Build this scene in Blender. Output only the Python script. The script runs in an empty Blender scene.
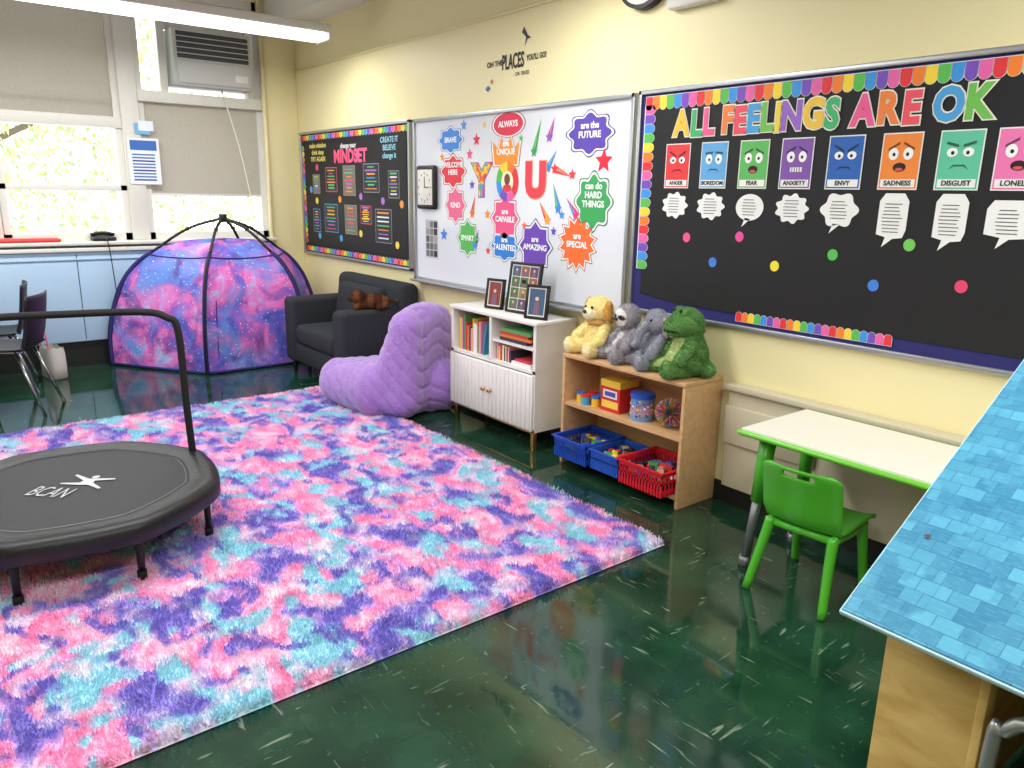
import bpy, bmesh, math, random
import numpy as np
from mathutils import Vector, Matrix, Euler
random.seed(4); rng=np.random.default_rng(4)
S=bpy.context.scene; COL=S.collection
def lin(c):
    return tuple(((v/255)/12.92 if v/255<=.04045 else ((v/255+.055)/1.055)**2.4) for v in c[:3])+(1,)
# ------------------------------------------------------------------ materials
def mat(name,c=(128,128,128),rough=.6,metal=0,bump=0,bscale=60,var=0,vscale=8,spec=.5,coat=0,sheen=0):
    m=bpy.data.materials.new(name);m.use_nodes=True;nt=m.node_tree;b=nt.nodes['Principled BSDF']
    L=lin(c);b.inputs['Base Color'].default_value=L;b.inputs['Roughness'].default_value=rough
    b.inputs['Metallic'].default_value=metal;b.inputs['Specular IOR Level'].default_value=spec
    b.inputs['Coat Weight'].default_value=coat;b.inputs['Sheen Weight'].default_value=sheen
    tc=nt.nodes.new('ShaderNodeTexCoord')
    n=nt.nodes.new('ShaderNodeTexNoise');n.inputs['Scale'].default_value=vscale;n.inputs['Detail'].default_value=4
    nt.links.new(tc.outputs['Object'],n.inputs['Vector'])
    r=nt.nodes.new('ShaderNodeMix');r.data_type='RGBA'
    v=max(var,.03)
    r.inputs[6].default_value=tuple(x*(1-v) for x in L[:3])+(1,);r.inputs[7].default_value=tuple(min(1,x*(1+v)) for x in L[:3])+(1,)
    nt.links.new(n.outputs['Fac'],r.inputs[0]);nt.links.new(r.outputs[2],b.inputs['Base Color'])
    if bump:
        n2=nt.nodes.new('ShaderNodeTexNoise');n2.inputs['Scale'].default_value=bscale;n2.inputs['Detail'].default_value=3
        nt.links.new(tc.outputs['Object'],n2.inputs['Vector'])
        bp=nt.nodes.new('ShaderNodeBump');bp.inputs['Strength'].default_value=bump;bp.inputs['Distance'].default_value=.01
        nt.links.new(n2.outputs['Fac'],bp.inputs['Height']);nt.links.new(bp.outputs[0],b.inputs['Normal'])
    return m
def attrmat(name,rough=.6,spec=.4):
    m=bpy.data.materials.new(name);m.use_nodes=True;nt=m.node_tree;b=nt.nodes['Principled BSDF']
    a=nt.nodes.new('ShaderNodeVertexColor');a.layer_name='Col';nt.links.new(a.outputs['Color'],b.inputs['Base Color'])
    b.inputs['Roughness'].default_value=rough;b.inputs['Specular IOR Level'].default_value=spec
    return m
def ramp(nt,fac,stops,interp='LINEAR'):
    r=nt.nodes.new('ShaderNodeValToRGB');cr=r.color_ramp;cr.interpolation=interp
    while len(cr.elements)<len(stops): cr.elements.new(.5)
    for e,(p,c) in zip(cr.elements,stops): e.position=p;e.color=c
    nt.links.new(fac,r.inputs[0]);return r.outputs['Color']
def noise(nt,vec,scale,detail=3,dist=0,rough=.5):
    n=nt.nodes.new('ShaderNodeTexNoise');n.inputs['Scale'].default_value=scale;n.inputs['Detail'].default_value=detail
    n.inputs['Distortion'].default_value=dist;n.inputs['Roughness'].default_value=rough;nt.links.new(vec,n.inputs['Vector']);return n.outputs['Fac']
def mapping(nt,vec,scale=(1,1,1),loc=(0,0,0),rot=(0,0,0)):
    m=nt.nodes.new('ShaderNodeMapping');m.inputs['Scale'].default_value=scale;m.inputs['Location'].default_value=loc;m.inputs['Rotation'].default_value=rot
    nt.links.new(vec,m.inputs['Vector']);return m.outputs[0]
def mixc(nt,fac,a,b,mode='MIX'):
    r=nt.nodes.new('ShaderNodeMix');r.data_type='RGBA';r.blend_type=mode
    for i,v in ((0,fac),(6,a),(7,b)):
        if isinstance(v,(tuple,float,int)): r.inputs[i].default_value=v
        else: nt.links.new(v,r.inputs[i])
    return r.outputs[2]
def newmat(name,rough=.6):
    m=bpy.data.materials.new(name);m.use_nodes=True;nt=m.node_tree;b=nt.nodes['Principled BSDF'];b.inputs['Roughness'].default_value=rough
    tc=nt.nodes.new('ShaderNodeTexCoord');return m,nt,b,tc.outputs['Object']
W4=(1,1,1,1);K4=(0,0,0,1)
def m_floor():
    m,nt,b,v=newmat('floor_green_tile',.13)
    base=ramp(nt,noise(nt,v,5,6),[(.3,lin((16,46,34))),(.7,lin((36,74,54)))])
    ck=nt.nodes.new('ShaderNodeTexChecker');ck.inputs['Scale'].default_value=1/.305;ck.inputs['Color1'].default_value=K4;ck.inputs['Color2'].default_value=W4
    nt.links.new(mapping(nt,v,loc=(0,0,.13)),ck.inputs['Vector'])
    a=noise(nt,mapping(nt,v,(60,7,1),rot=(0,0,.3)),1,5,.8);c=noise(nt,mapping(nt,v,(7,60,1),rot=(0,0,.2)),1,5,.8)
    s=mixc(nt,ck.outputs['Fac'],a,c)
    k=ramp(nt,s,[(.645,K4),(.74,(.6,.6,.6,1))])
    col=mixc(nt,k,base,lin((165,178,155)))
    k2=ramp(nt,noise(nt,v,45,3),[(.68,K4),(.75,(.35,.35,.35,1))]);col=mixc(nt,k2,col,lin((120,145,120)))
    br=nt.nodes.new('ShaderNodeTexBrick');br.offset=0;br.inputs['Scale'].default_value=1;br.inputs['Brick Width'].default_value=.305;br.inputs['Row Height'].default_value=.305
    br.inputs['Mortar Size'].default_value=.0012;br.inputs['Color1'].default_value=W4;br.inputs['Color2'].default_value=(.88,.88,.88,1);br.inputs['Mortar'].default_value=(.55,.55,.55,1)
    nt.links.new(v,br.inputs['Vector'])
    col=mixc(nt,1.0,col,br.outputs['Color'],'MULTIPLY')
    nt.links.new(col,b.inputs['Base Color'])
    rr=ramp(nt,noise(nt,v,2.5,4),[(.3,(.035,.035,.035,1)),(.75,(.13,.13,.13,1))]);nt.links.new(rr,b.inputs['Roughness'])
    b.inputs['Specular IOR Level'].default_value=.75
    bp=nt.nodes.new('ShaderNodeBump');bp.inputs['Strength'].default_value=.045;bp.inputs['Distance'].default_value=.02
    nt.links.new(noise(nt,v,6,2),bp.inputs['Height']);nt.links.new(bp.outputs[0],b.inputs['Normal'])
    return m
def m_rug():
    m,nt,b,v=newmat('rug_tie_dye',.9)
    v2=mapping(nt,v,(1,1,0))
    n1=noise(nt,mapping(nt,v2,(1.0,1.25,1),rot=(0,0,.5)),3.7,3,.8)
    c=ramp(nt,n1,[(.34,lin((122,110,206))),(.42,lin((156,138,224))),(.47,lin((238,184,232))),(.53,lin((252,156,204))),(.60,lin((255,188,222))),(.68,lin((255,224,240)))])
    n2=noise(nt,mapping(nt,v2,(1.2,1.6,1),loc=(5,3,0),rot=(0,0,-.4)),3.4,3,.8)
    k=ramp(nt,n2,[(.53,K4),(.59,W4)])
    c=mixc(nt,k,c,lin((164,222,238)))
    n4=noise(nt,mapping(nt,v2,(1.2,1.5,1),loc=(2,8,0)),4.4,3,1.0)
    k4=ramp(nt,n4,[(.565,K4),(.61,(.9,.9,.9,1))]);c=mixc(nt,k4,c,lin((126,112,212)))
    n3=noise(nt,mapping(nt,v2,loc=(9,1,0)),8,3,.5)
    k3=ramp(nt,n3,[(.52,K4),(.66,(.8,.8,.8,1))]);c=mixc(nt,k3,c,lin((250,234,247)))
    nt.links.new(c,b.inputs['Base Color']);b.inputs['Sheen Weight'].default_value=.5;b.inputs['Specular IOR Level'].default_value=.15
    return m
def m_galaxy():
    m,nt,b,v=newmat('galaxy_nylon',.5)
    n1=noise(nt,v,3.4,6,.7,.62)
    c=ramp(nt,n1,[(.30,lin((72,64,160))),(.42,lin((100,96,205))),(.49,lin((165,95,190))),(.55,lin((228,110,190))),(.62,lin((215,140,215))),(.70,lin((140,205,238)))])
    n2=noise(nt,mapping(nt,v,loc=(4,2,1)),2.8,6,.6,.6)
    k=ramp(nt,n2,[(.47,K4),(.61,(.9,.9,.9,1))]);c=mixc(nt,k,c,lin((96,142,222)))
    n3=noise(nt,mapping(nt,v,loc=(1,7,1)),4,5,.5,.6)
    k=ramp(nt,n3,[(.53,K4),(.66,(.8,.8,.8,1))]);c=mixc(nt,k,c,lin((80,52,140)))
    vo=nt.nodes.new('ShaderNodeTexVoronoi');vo.inputs['Scale'].default_value=30;nt.links.new(v,vo.inputs['Vector'])
    st=ramp(nt,vo.outputs['Distance'],[(.06,W4),(.17,K4)]);c=mixc(nt,st,c,W4)
    nt.links.new(c,b.inputs['Base Color']);return m
def m_wood(name,c1,c2,sc=(2,14,14),rough=.4):
    m,nt,b,v=newmat(name,rough)
    n=noise(nt,mapping(nt,v,sc),2.2,5,.6);nt.links.new(ramp(nt,n,[(.3,lin(c1)),(.7,lin(c2))]),b.inputs['Base Color']);return m
def m_roof():
    m,nt,b,v=newmat('blue_shingle_print',.4)
    def brick(w,h,loc):
        br=nt.nodes.new('ShaderNodeTexBrick');br.offset=.5;br.inputs['Scale'].default_value=1;br.inputs['Brick Width'].default_value=w;br.inputs['Row Height'].default_value=h
        br.inputs['Mortar Size'].default_value=.0008;br.inputs['Color1'].default_value=lin((84,160,188));br.inputs['Color2'].default_value=lin((46,118,154));br.inputs['Mortar'].default_value=lin((44,108,142))
        nt.links.new(mapping(nt,v,loc=loc),br.inputs['Vector']);return br.outputs['Color']
    c=mixc(nt,ramp(nt,noise(nt,v,11,3),[(.45,K4),(.55,W4)]),brick(.044,.030,(0,0,0)),brick(.031,.030,(.017,0,0)))
    c=mixc(nt,ramp(nt,noise(nt,mapping(nt,v,(8,40,1)),6,3),[(.5,K4),(.8,(.25,.25,.25,1))]),c,lin((140,198,216)))
    nt.links.new(c,b.inputs['Base Color']);return m
def m_rainbow():
    m,nt,b,v=newmat('rainbow_print',.5)
    n=noise(nt,v,9,2,.4)
    c=ramp(nt,n,[(.0,lin((228,60,80))),(.40,lin((240,110,50))),(.46,lin((250,200,60))),(.51,lin((90,190,90))),(.56,lin((60,150,225))),(.62,lin((200,80,190)))],'CONSTANT')
    nt.links.new(c,b.inputs['Base Color']);return m
def m_emit(name,c,s):
    m=bpy.data.materials.new(name);m.use_nodes=True;nt=m.node_tree;b=nt.nodes['Principled BSDF']
    b.inputs['Base Color'].default_value=lin(c);b.inputs['Emission Color'].default_value=lin(c);b.inputs['Emission Strength'].default_value=s;return m
def m_glass():
    m=bpy.data.materials.new('window_glass');m.use_nodes=True;nt=m.node_tree;nt.nodes.clear()
    o=nt.nodes.new('ShaderNodeOutputMaterial');mx=nt.nodes.new('ShaderNodeMixShader');t=nt.nodes.new('ShaderNodeBsdfTransparent');g=nt.nodes.new('ShaderNodeBsdfGlossy')
    g.inputs['Roughness'].default_value=.02;mx.inputs[0].default_value=.06
    nt.links.new(t.outputs[0],mx.inputs[1]);nt.links.new(g.outputs[0],mx.inputs[2]);nt.links.new(mx.outputs[0],o.inputs[0]);return m
def m_shade():
    m=bpy.data.materials.new('roller_shade_fabric');m.use_nodes=True;nt=m.node_tree;b=nt.nodes['Principled BSDF'];o=nt.nodes['Material Output']
    tc=nt.nodes.new('ShaderNodeTexCoord');w=noise(nt,tc.outputs['Object'],220,2)
    nt.links.new(ramp(nt,w,[(.3,lin((180,175,164))),(.7,lin((208,203,192)))]),b.inputs['Base Color']);b.inputs['Roughness'].default_value=.9
    t=nt.nodes.new('ShaderNodeBsdfTranslucent');t.inputs[0].default_value=lin((210,205,194));mx=nt.nodes.new('ShaderNodeMixShader');mx.inputs[0].default_value=.3
    nt.links.new(b.outputs[0],mx.inputs[1]);nt.links.new(t.outputs[0],mx.inputs[2]);nt.links.new(mx.outputs[0],o.inputs[0]);return m
M=dict(
 floor=m_floor(),rug=m_rug(),galaxy=m_galaxy(),roof=m_roof(),glass=m_glass(),shade=m_shade(),rainbow=m_rainbow(),
 wall=mat('wall_yellow_paint',(240,229,178),.45,bump=.08,bscale=25,var=.03,vscale=2),
 white=mat('white_paint',(225,224,215),.45,var=.03),ceil=mat('ceiling_white',(226,224,216),.8),
 lblue=mat('radiator_blue_paint',(176,205,232),.4,var=.05,vscale=3),dark=mat('dark_base',(26,30,30),.4),
 black=mat('black_plastic',(16,16,18),.45),foam=mat('black_foam',(14,14,15),.75),matblk=mat('tramp_mat',(32,33,37),.6,bump=.2,bscale=400),
 padblk=mat('tramp_pad_vinyl',(18,18,21),.42,bump=.3,bscale=14),
 chrome=mat('steel',(180,182,185),.25,1),gold=mat('brass',(200,160,90),.3,1),alu=mat('aluminium_trim',(178,182,186),.35,.8),
 wb=mat('whiteboard_enamel',(222,226,233),.12,var=.02,vscale=1),paper=mat('black_paper',(17,17,20),.7,bump=.5,bscale=4),navy=mat('navy_fabric',(38,36,105),.8),
 shelf=m_wood('maple_laminate',(200,156,108),(218,178,130)),pine=m_wood('printed_wood_panel',(190,152,84),(224,194,124),(3,1,10),.5),
 sofa=mat('charcoal_fabric',(54,56,61),.95,bump=.5,bscale=300,var=.25,vscale=60,spec=.15),
 purple=mat('lilac_velvet',(168,128,208),.85,bump=.7,bscale=90,var=.22,vscale=30,sheen=.6,spec=.2),
 cab=mat('white_laminate',(232,230,226),.4),green=mat('green_plastic',(76,174,44),.3),tgreen=mat('table_green_edge',(112,198,60),.3),
 ttop=mat('table_top_laminate',(238,236,226),.3),gray=mat('grey_metal',(120,124,126),.35,.6),beige=mat('beige_metal_panel',(205,196,170),.5),
 attr=attrmat('printed_colour'),attrg=attrmat('glossy_colour',.3),fur=attrmat('plush_fur',.95,.1),
 ac=mat('ac_plastic',(196,198,196),.5),acd=mat('ac_grille',(70,74,78),.5),lens=m_emit('fluorescent_lens',(240,245,255),3.2),
 eye=mat('eye_black',(8,8,8),.1),bark=mat('bark',(90,80,68),.9),rim=mat('pale_blue_edge',(186,216,226),.4))
# ------------------------------------------------------------------ helpers
def link(o,par=None):
    COL.objects.link(o)
    if par: o.parent=par
    return o
def E(name,loc=(0,0,0),rot=(0,0,0)):
    o=bpy.data.objects.new(name,None);o.empty_display_size=.1;o.location=loc;o.rotation_euler=rot;return link(o)
def box(name,c,s,m,par=None,bev=0,rot=(0,0,0),seg=2):
    me=bpy.data.meshes.new(name);x,y,z=[v/2 for v in s]
    me.from_pydata([(-x,-y,-z),(x,-y,-z),(x,y,-z),(-x,y,-z),(-x,-y,z),(x,-y,z),(x,y,z),(-x,y,z)],[],[(0,3,2,1),(4,5,6,7),(0,1,5,4),(1,2,6,5),(2,3,7,6),(3,0,4,7)])
    me.materials.append(m);o=bpy.data.objects.new(name,me);o.location=c;o.rotation_euler=rot
    if bev:
        b=o.modifiers.new('b','BEVEL');b.width=bev;b.segments=seg
        for p in me.polygons:p.use_smooth=True
    return link(o,par)
def bb(name,x0,x1,y0,y1,z0,z1,m,par=None,bev=0,seg=2): return box(name,((x0+x1)/2,(y0+y1)/2,(z0+z1)/2),(x1-x0,y1-y0,z1-z0),m,par,bev,seg=seg)
def smoothpts(P,k=8,closed=False):
    P=[Vector(p) for p in P];n=len(P);out=[]
    rngi=range(n if closed else n-1)
    for i in rngi:
        g=lambda j:P[j%n] if closed else P[min(max(j,0),n-1)]
        a,b,c,d=g(i-1),g(i),g(i+1),g(i+2)
        for t in range(k):
            t/=k;out.append(.5*((2*b)+(c-a)*t+(2*a-5*b+4*c-d)*t*t+(3*b-a-3*c+d)*t**3))
    if not closed: out.append(P[-1])
    return out
def tube(name,P,r,m,par=None,sm=0,r2=None,n=10):
    P=[Vector(p) for p in P]
    if sm: P=smoothpts(P,sm)
    V=[];Fc=[];N=len(P);up=None
    for i,p in enumerate(P):
        t=(P[min(i+1,N-1)]-P[max(i-1,0)]).normalized()
        if up is None:
            up=Vector((0,0,1)) if abs(t.z)<.9 else Vector((1,0,0))
        a=t.cross(up).normalized();b2=a.cross(t).normalized();up=b2
        rr=r if r2 is None else r+(r2-r)*i/(N-1)
        for k in range(n):
            an=2*math.pi*k/n;V.append(p+a*math.cos(an)*rr+b2*math.sin(an)*rr)
    for i in range(N-1):
        for k in range(n):
            Fc.append((i*n+k,i*n+(k+1)%n,(i+1)*n+(k+1)%n,(i+1)*n+k))
    Fc.append(tuple(range(n))[::-1]);Fc.append(tuple(range((N-1)*n,N*n)))
    me=bpy.data.meshes.new(name);me.from_pydata(V,[],Fc);me.materials.append(m)
    for p in me.polygons:p.use_smooth=len(p.vertices)==4
    return link(bpy.data.objects.new(name,me),par)
class Acc:
    def __init__(s): s.v=[];s.f=[];s.c=[]
    def poly(s,P,c):
        n=len(s.v);s.v+=[tuple(p) for p in P];s.f.append(tuple(range(n,n+len(P))));s.c+=[lin(c)]*len(P)
    def mesh(s,P,F,c):
        n=len(s.v);s.v+=[tuple(p) for p in P];s.f+=[tuple(i+n for i in f) for f in F];s.c+=[lin(c)]*len(P)
    def box(s,x0,x1,y0,y1,z0,z1,c,rot=0,tilt=0):
        P=[(x0,y0,z0),(x1,y0,z0),(x1,y1,z0),(x0,y1,z0),(x0,y0,z1),(x1,y0,z1),(x1,y1,z1),(x0,y1,z1)]
        if rot or tilt:
            ce=Vector(((x0+x1)/2,(y0+y1)/2,z0));R=Matrix.Rotation(rot,3,'Z')@Matrix.Rotation(tilt,3,'Y')
            P=[ce+R@(Vector(p)-ce) for p in P]
        s.mesh(P,[(0,3,2,1),(4,5,6,7),(0,1,5,4),(1,2,6,5),(2,3,7,6),(3,0,4,7)],c)
    def ball(s,c,r,col,n=8):
        P=[];Fq=[]
        for i in range(n+1):
            for k in range(n*2):
                a=math.pi*i/n;b=math.pi*k/n;P.append((c[0]+r[0]*math.sin(a)*math.cos(b),c[1]+r[1]*math.sin(a)*math.sin(b),c[2]+r[2]*math.cos(a)))
        for i in range(n):
            for k in range(n*2):
                Fq.append((i*2*n+k,(i+1)*2*n+k,(i+1)*2*n+(k+1)%(2*n),i*2*n+(k+1)%(2*n)))
        s.mesh(P,Fq,col)
    def cyl(s,c,r,h,col,n=20):
        P=[(c[0]+r*math.cos(2*math.pi*k/n),c[1]+r*math.sin(2*math.pi*k/n),c[2]+z) for z in (0,h) for k in range(n)]
        s.mesh(P,[(k,(k+1)%n,n+(k+1)%n,n+k) for k in range(n)]+[tuple(range(n,2*n))],col)
    def make(s,name,m,par=None,smooth=False):
        me=bpy.data.meshes.new(name);me.from_pydata(s.v,[],s.f);a=me.color_attributes.new('Col','FLOAT_COLOR','POINT')
        a.data.foreach_set('color',np.array(s.c,dtype=np.float32).ravel());me.materials.append(m)
        if smooth:
            for p in me.polygons:p.use_smooth=True
        return link(bpy.data.objects.new(name,me),par)
def wp(x,z,d): return (x,-d,z)
def ell(x,z,w,h,n=28,a0=0): return [(x+w/2*math.cos(a0+2*math.pi*k/n),z+h/2*math.sin(a0+2*math.pi*k/n)) for k in range(n)]
def cloud(x,z,w,h,l=8): return [(x+w/2*(1+.11*math.cos(l*t))*math.cos(t),z+h/2*(1+.11*math.cos(l*t))*math.sin(t)) for t in [2*math.pi*k/64 for k in range(64)]]
def star(x,z,r,n=5,q=.45,a0=math.pi/2): return [(x+(r if k%2==0 else r*q)*math.cos(a0+math.pi*k/n),z+(r if k%2==0 else r*q)*math.sin(a0+math.pi*k/n)) for k in range(2*n)]
def rect(x0,x1,z0,z1): return [(x0,z0),(x1,z0),(x1,z1),(x0,z1)]
def fl(A,pts,d,c): A.poly([wp(x,z,d) for x,z in pts],c)
def text(name,body,size,loc,m,par=None,off=0,rot=(math.pi/2,0,0),ext=.0006,align='CENTER',sx=1):
    c=bpy.data.curves.new(name,'FONT');c.body=body;c.size=size;c.offset=off;c.extrude=ext;c.align_x=align;c.align_y='CENTER';c.resolution_u=3
    o=bpy.data.objects.new(name,c);COL.objects.link(o);bpy.context.view_layer.update()
    me=bpy.data.meshes.new_from_object(o.evaluated_get(bpy.context.evaluated_depsgraph_get()));bpy.data.objects.remove(o)
    me.materials.clear();me.materials.append(m);ob=bpy.data.objects.new(name,me);ob.location=loc;ob.rotation_euler=rot;ob.scale=(sx,1,1);return link(ob,par)
_tm={}
def tm(c):
    if c not in _tm:_tm[c]=mat('print_%d_%d_%d'%c,c,.6)
    return _tm[c]
RB=[(228,52,60),(245,130,45),(250,215,60),(90,190,80),(60,150,225),(120,80,190),(235,100,170)]
# ------------------------------------------------------------------ room shell
X1,Y0,H=9.6,-6.6,3.25
bb('floor',-.3,X1+.2,Y0-.2,.2,-.1,0,M['floor'])
bb('ceiling',-.3,X1+.2,Y0-.2,.2,H,H+.1,M['ceil'])
bb('wall_right',-.3,X1+.2,0,.2,0,H,M['wall'])
bb('wall_left',-.3,X1+.2,Y0-.2,Y0,0,H,M['wall'])
bb('wall_back',X1,X1+.2,Y0,0,0,H,M['wall'])
ww=E('wall_window')
bb('lower',-.25,0,Y0,0,0,1.02,M['lblue'],ww)
bb('upper',-.25,0,Y0,0,3.12,H,M['wall'],ww)
bb('pier',-.25,.0,-.32,0,1.02,3.12,M['wall'],ww)
bb('pier_face',.0,.035,-.30,0,0,3.25,M['wall'],ww,.006)
bb('end',-.25,0,Y0,-6.3,1.02,3.12,M['wall'],ww)
bb('trim_1',0,X1,-.28,0,2.93,H,M['white'])
tube('trim_2',[(.04,-.012,2.57),(4.3,-.012,2.57),(X1,-.012,2.57)],.009,M['wall'])
bb('baseboard_right',0,X1,-.012,0,0,.1,M['dark'])
pn=E('wall_panel_cover')
bb('panel',5.14,8.8,-.05,-.012,.1,.60,M['beige'],pn,.004);bb('cap',5.12,8.8,-.075,-.0,.595,.625,M['beige'],pn,.005)
bb('box',5.14,5.62,-.07,-.05,.33,.52,M['beige'],pn,.005)
bb('trim_3',-.1,.12,Y0+.3,-.30,1.02,1.05,M['white'],None,.008)
spans=[(-1.40,-.33),(-2.47,-1.54),(-3.62,-2.62),(-4.76,-3.76),(-5.9,-4.9)]
for i,(a,b) in enumerate(spans):
    w=E('window_%d'%(i+1))
    fr=M['white']
    bb('mullion',-.14,.02,b,b+.14 if i else b+.03,1.05,3.12,fr,w,.006)
    bb('jamb_l',-.12,-.02,a,a+.05,1.05,3.12,fr,w);bb('jamb_r',-.12,-.02,b-.05,b,1.05,3.12,fr,w)
    bb('head',-.12,-.02,a,b,3.05,3.12,fr,w);bb('bottom_rail',-.12,-.02,a,b,1.05,1.11,fr,w)
    bb('glass',-.085,-.08,a+.05,b-.05,1.1,3.06,M['glass'],w)
    if i==0:
        bb('transom',-.12,.03,a,b,2.20,2.29,fr,w,.005)
        bb('jamb_ac_l',-.12,.0,-1.20,-1.14,2.29,3.05,fr,w);bb('jamb_ac_r',-.12,.0,-.45,-.40,2.29,3.05,fr,w)
        bb('roller_shade',-.045,-.04,a+.02,b-.02,1.44,2.22,M['shade'],w);bb('hem_bar',-.052,-.034,a+.02,b-.02,1.425,1.445,fr,w,.003)
        bb('blank_panel',-.07,-.05,-1.14,-.45,2.80,3.05,fr,w)
    else:
        bb('transom',-.12,.0,a,b,1.97,2.06,fr,w,.005)
        bb('meeting_rail',-.12,-.02,a,b,1.46,1.51,fr,w,.004)
        bb('roller_shade',-.045,-.04,a+.02,b-.02,2.05,3.1,M['shade'],w)
        bb('mid_bar',-.1,-.05,a,b,2.15,2.18,M['shade'],w)
bb('mullion_last',-.14,.02,-6.3,-5.9,1.02,3.12,M['white'],ww)
ac=E('air_conditioner')
bb('body',-.30,.16,-1.12,-.46,2.34,2.80,M['ac'],ac,.015)
bb('grille_recess',.155,.168,-1.09,-.49,2.56,2.77,M['acd'],ac,.004)
for k in range(9): bb('louver_%d'%k,.165,.175,-1.09,-.49,2.572+k*.022,2.580+k*.022,M['ac'] if k%2 else M['acd'],ac)
bb('front_panel',.155,.18,-1.10,-.48,2.36,2.54,M['ac'],ac,.01);bb('control',.178,.184,-.62,-.51,2.40,2.46,M['white'],ac,.003)
rc=E('radiator_cover')
bb('cover',.0,.10,-5.8,-.36,.22,.97,M['lblue'],rc,.008);bb('toe',.0,.06,-5.8,-.36,0,.22,M['dark'],rc);bb('top',0,.13,-5.8,-.36,.97,1.0,M['white'],rc,.004)
bb('rail',.10,.112,-5.8,-.36,.90,.915,M['lblue'],rc,.003)
for k in range(5): bb('seam_%d'%k,.098,.103,-5.4+k*1.13,-5.395+k*1.13,.24,.95,M['dark'],rc)
tube('heating_pipe',[(.06,-.33,.02),(.06,-.33,3.2)],.02,M['wall'])
tube('power_cord',[(.03,-.7,2.34),(.13,-.62,1.9),(.14,-.55,1.5),(.14,-.5,1.07)],.006,M['white'],sm=6)
A=Acc()
for k in range(26000):
    c=Vector((-6-rng.random()*6,-11+rng.random()*15,-1+rng.random()*6.5))
    if math.sin(c.y*1.1)+math.sin(c.z*1.7+c.x)>1.0: continue
    s=.045+.045*rng.random();R=Euler(tuple(rng.random(3)*6)).to_matrix()
    g=[(200,212,130),(222,222,138),(155,182,105),(235,225,145),(135,162,92)][k%5]
    A.poly([c+R@Vector(p) for p in ((-s,0,0),(0,-s*.5,0),(s,0,0),(0,s*.5,0))],g)
tr=E('tree');A.make('leaves',M['attr'],tr)
tube('trunk',[(-8,-4,-3),(-8,-3.6,1),(-8.3,-3.1,5)],.14,M['bark'],tr,6);tube('branch',[(-8,-3.7,.5),(-7.6,-2.2,1.9),(-7.4,-.2,3.0)],.05,M['bark'],tr,6);tube('branch_2',[(-8,-3.7,.8),(-7.6,-5.3,2.1),(-7.4,-6.2,3.4)],.05,M['bark'],tr,6)
o=E('serving_tray',(.02,-2.38,1.05));bb('tray',-.07,.09,-.3,.28,0,.03,mat('red_plastic',(225,60,60),.4),o,.012);bb('liner',-.06,.08,-.27,.25,.03,.034,mat('pink_plastic',(240,120,110),.4),o)
o=E('desk_phone',(.02,-1.78,1.05));bb('base',-.06,.08,-.09,.09,0,.035,M['black'],o,.012);tube('handset',[(-.01,-.09,.05),(-.01,0,.065),(-.01,.09,.05)],.016,M['black'],o,4)
tube('cord',[(.06,0,.02),(.14,.01,-.02),(.145,.03,-.4),(.145,.04,-.75)],.004,M['black'],o,5)
o=E('window_notice')
A=Acc()
def fw(x0,x1,z0,z1,d,c): A.poly([(d,x0,z0),(d,x1,z0),(d,x1,z1),(d,x0,z1)],c)
fw(-1.52,-1.27,1.52,1.90,.03,(235,240,245));fw(-1.50,-1.29,1.80,1.88,.032,(60,110,190))
for k in range(9): fw(-1.49,-1.31,1.55+k*.026,1.562+k*.026,.032,(80,120,190) if k%3 else (40,60,140))
fw(-1.45,-1.33,1.93,2.02,.03,(120,180,230));fw(-1.42,-1.30,1.96,2.04,.032,(230,240,250))
A.make('sheet',M['attr'],o)
for i,x in enumerate((1.38,4.2,7.0)):
    o=E('fluorescent_light')
    bb('housing',x-.13,x+.13,-4.9,-.34,2.66,2.72,M['white'],o,.01);bb('lens',x-.11,x+.11,-4.86,-.36,2.615,2.665,M['lens'],o,.015)
    bb('end_cap',x-.13,x+.13,-.345,-.325,2.61,2.72,M['white'],o,.004)
    for y in (-.9,-2.6,-4.3): tube('stem_%d'%int(-y*10),[(x,y,2.72),(x,y,H)],.008,M['white'],o)
    ld=bpy.data.lights.new('tube_light_%d'%i,'AREA');ld.shape='RECTANGLE';ld.size=.2;ld.size_y=4.4;ld.energy=80;ld.color=(1,.99,.975)
    lo=bpy.data.objects.new('tube_light_%d'%i,ld);lo.location=(x,-2.6,2.605);link(lo,o)
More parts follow.
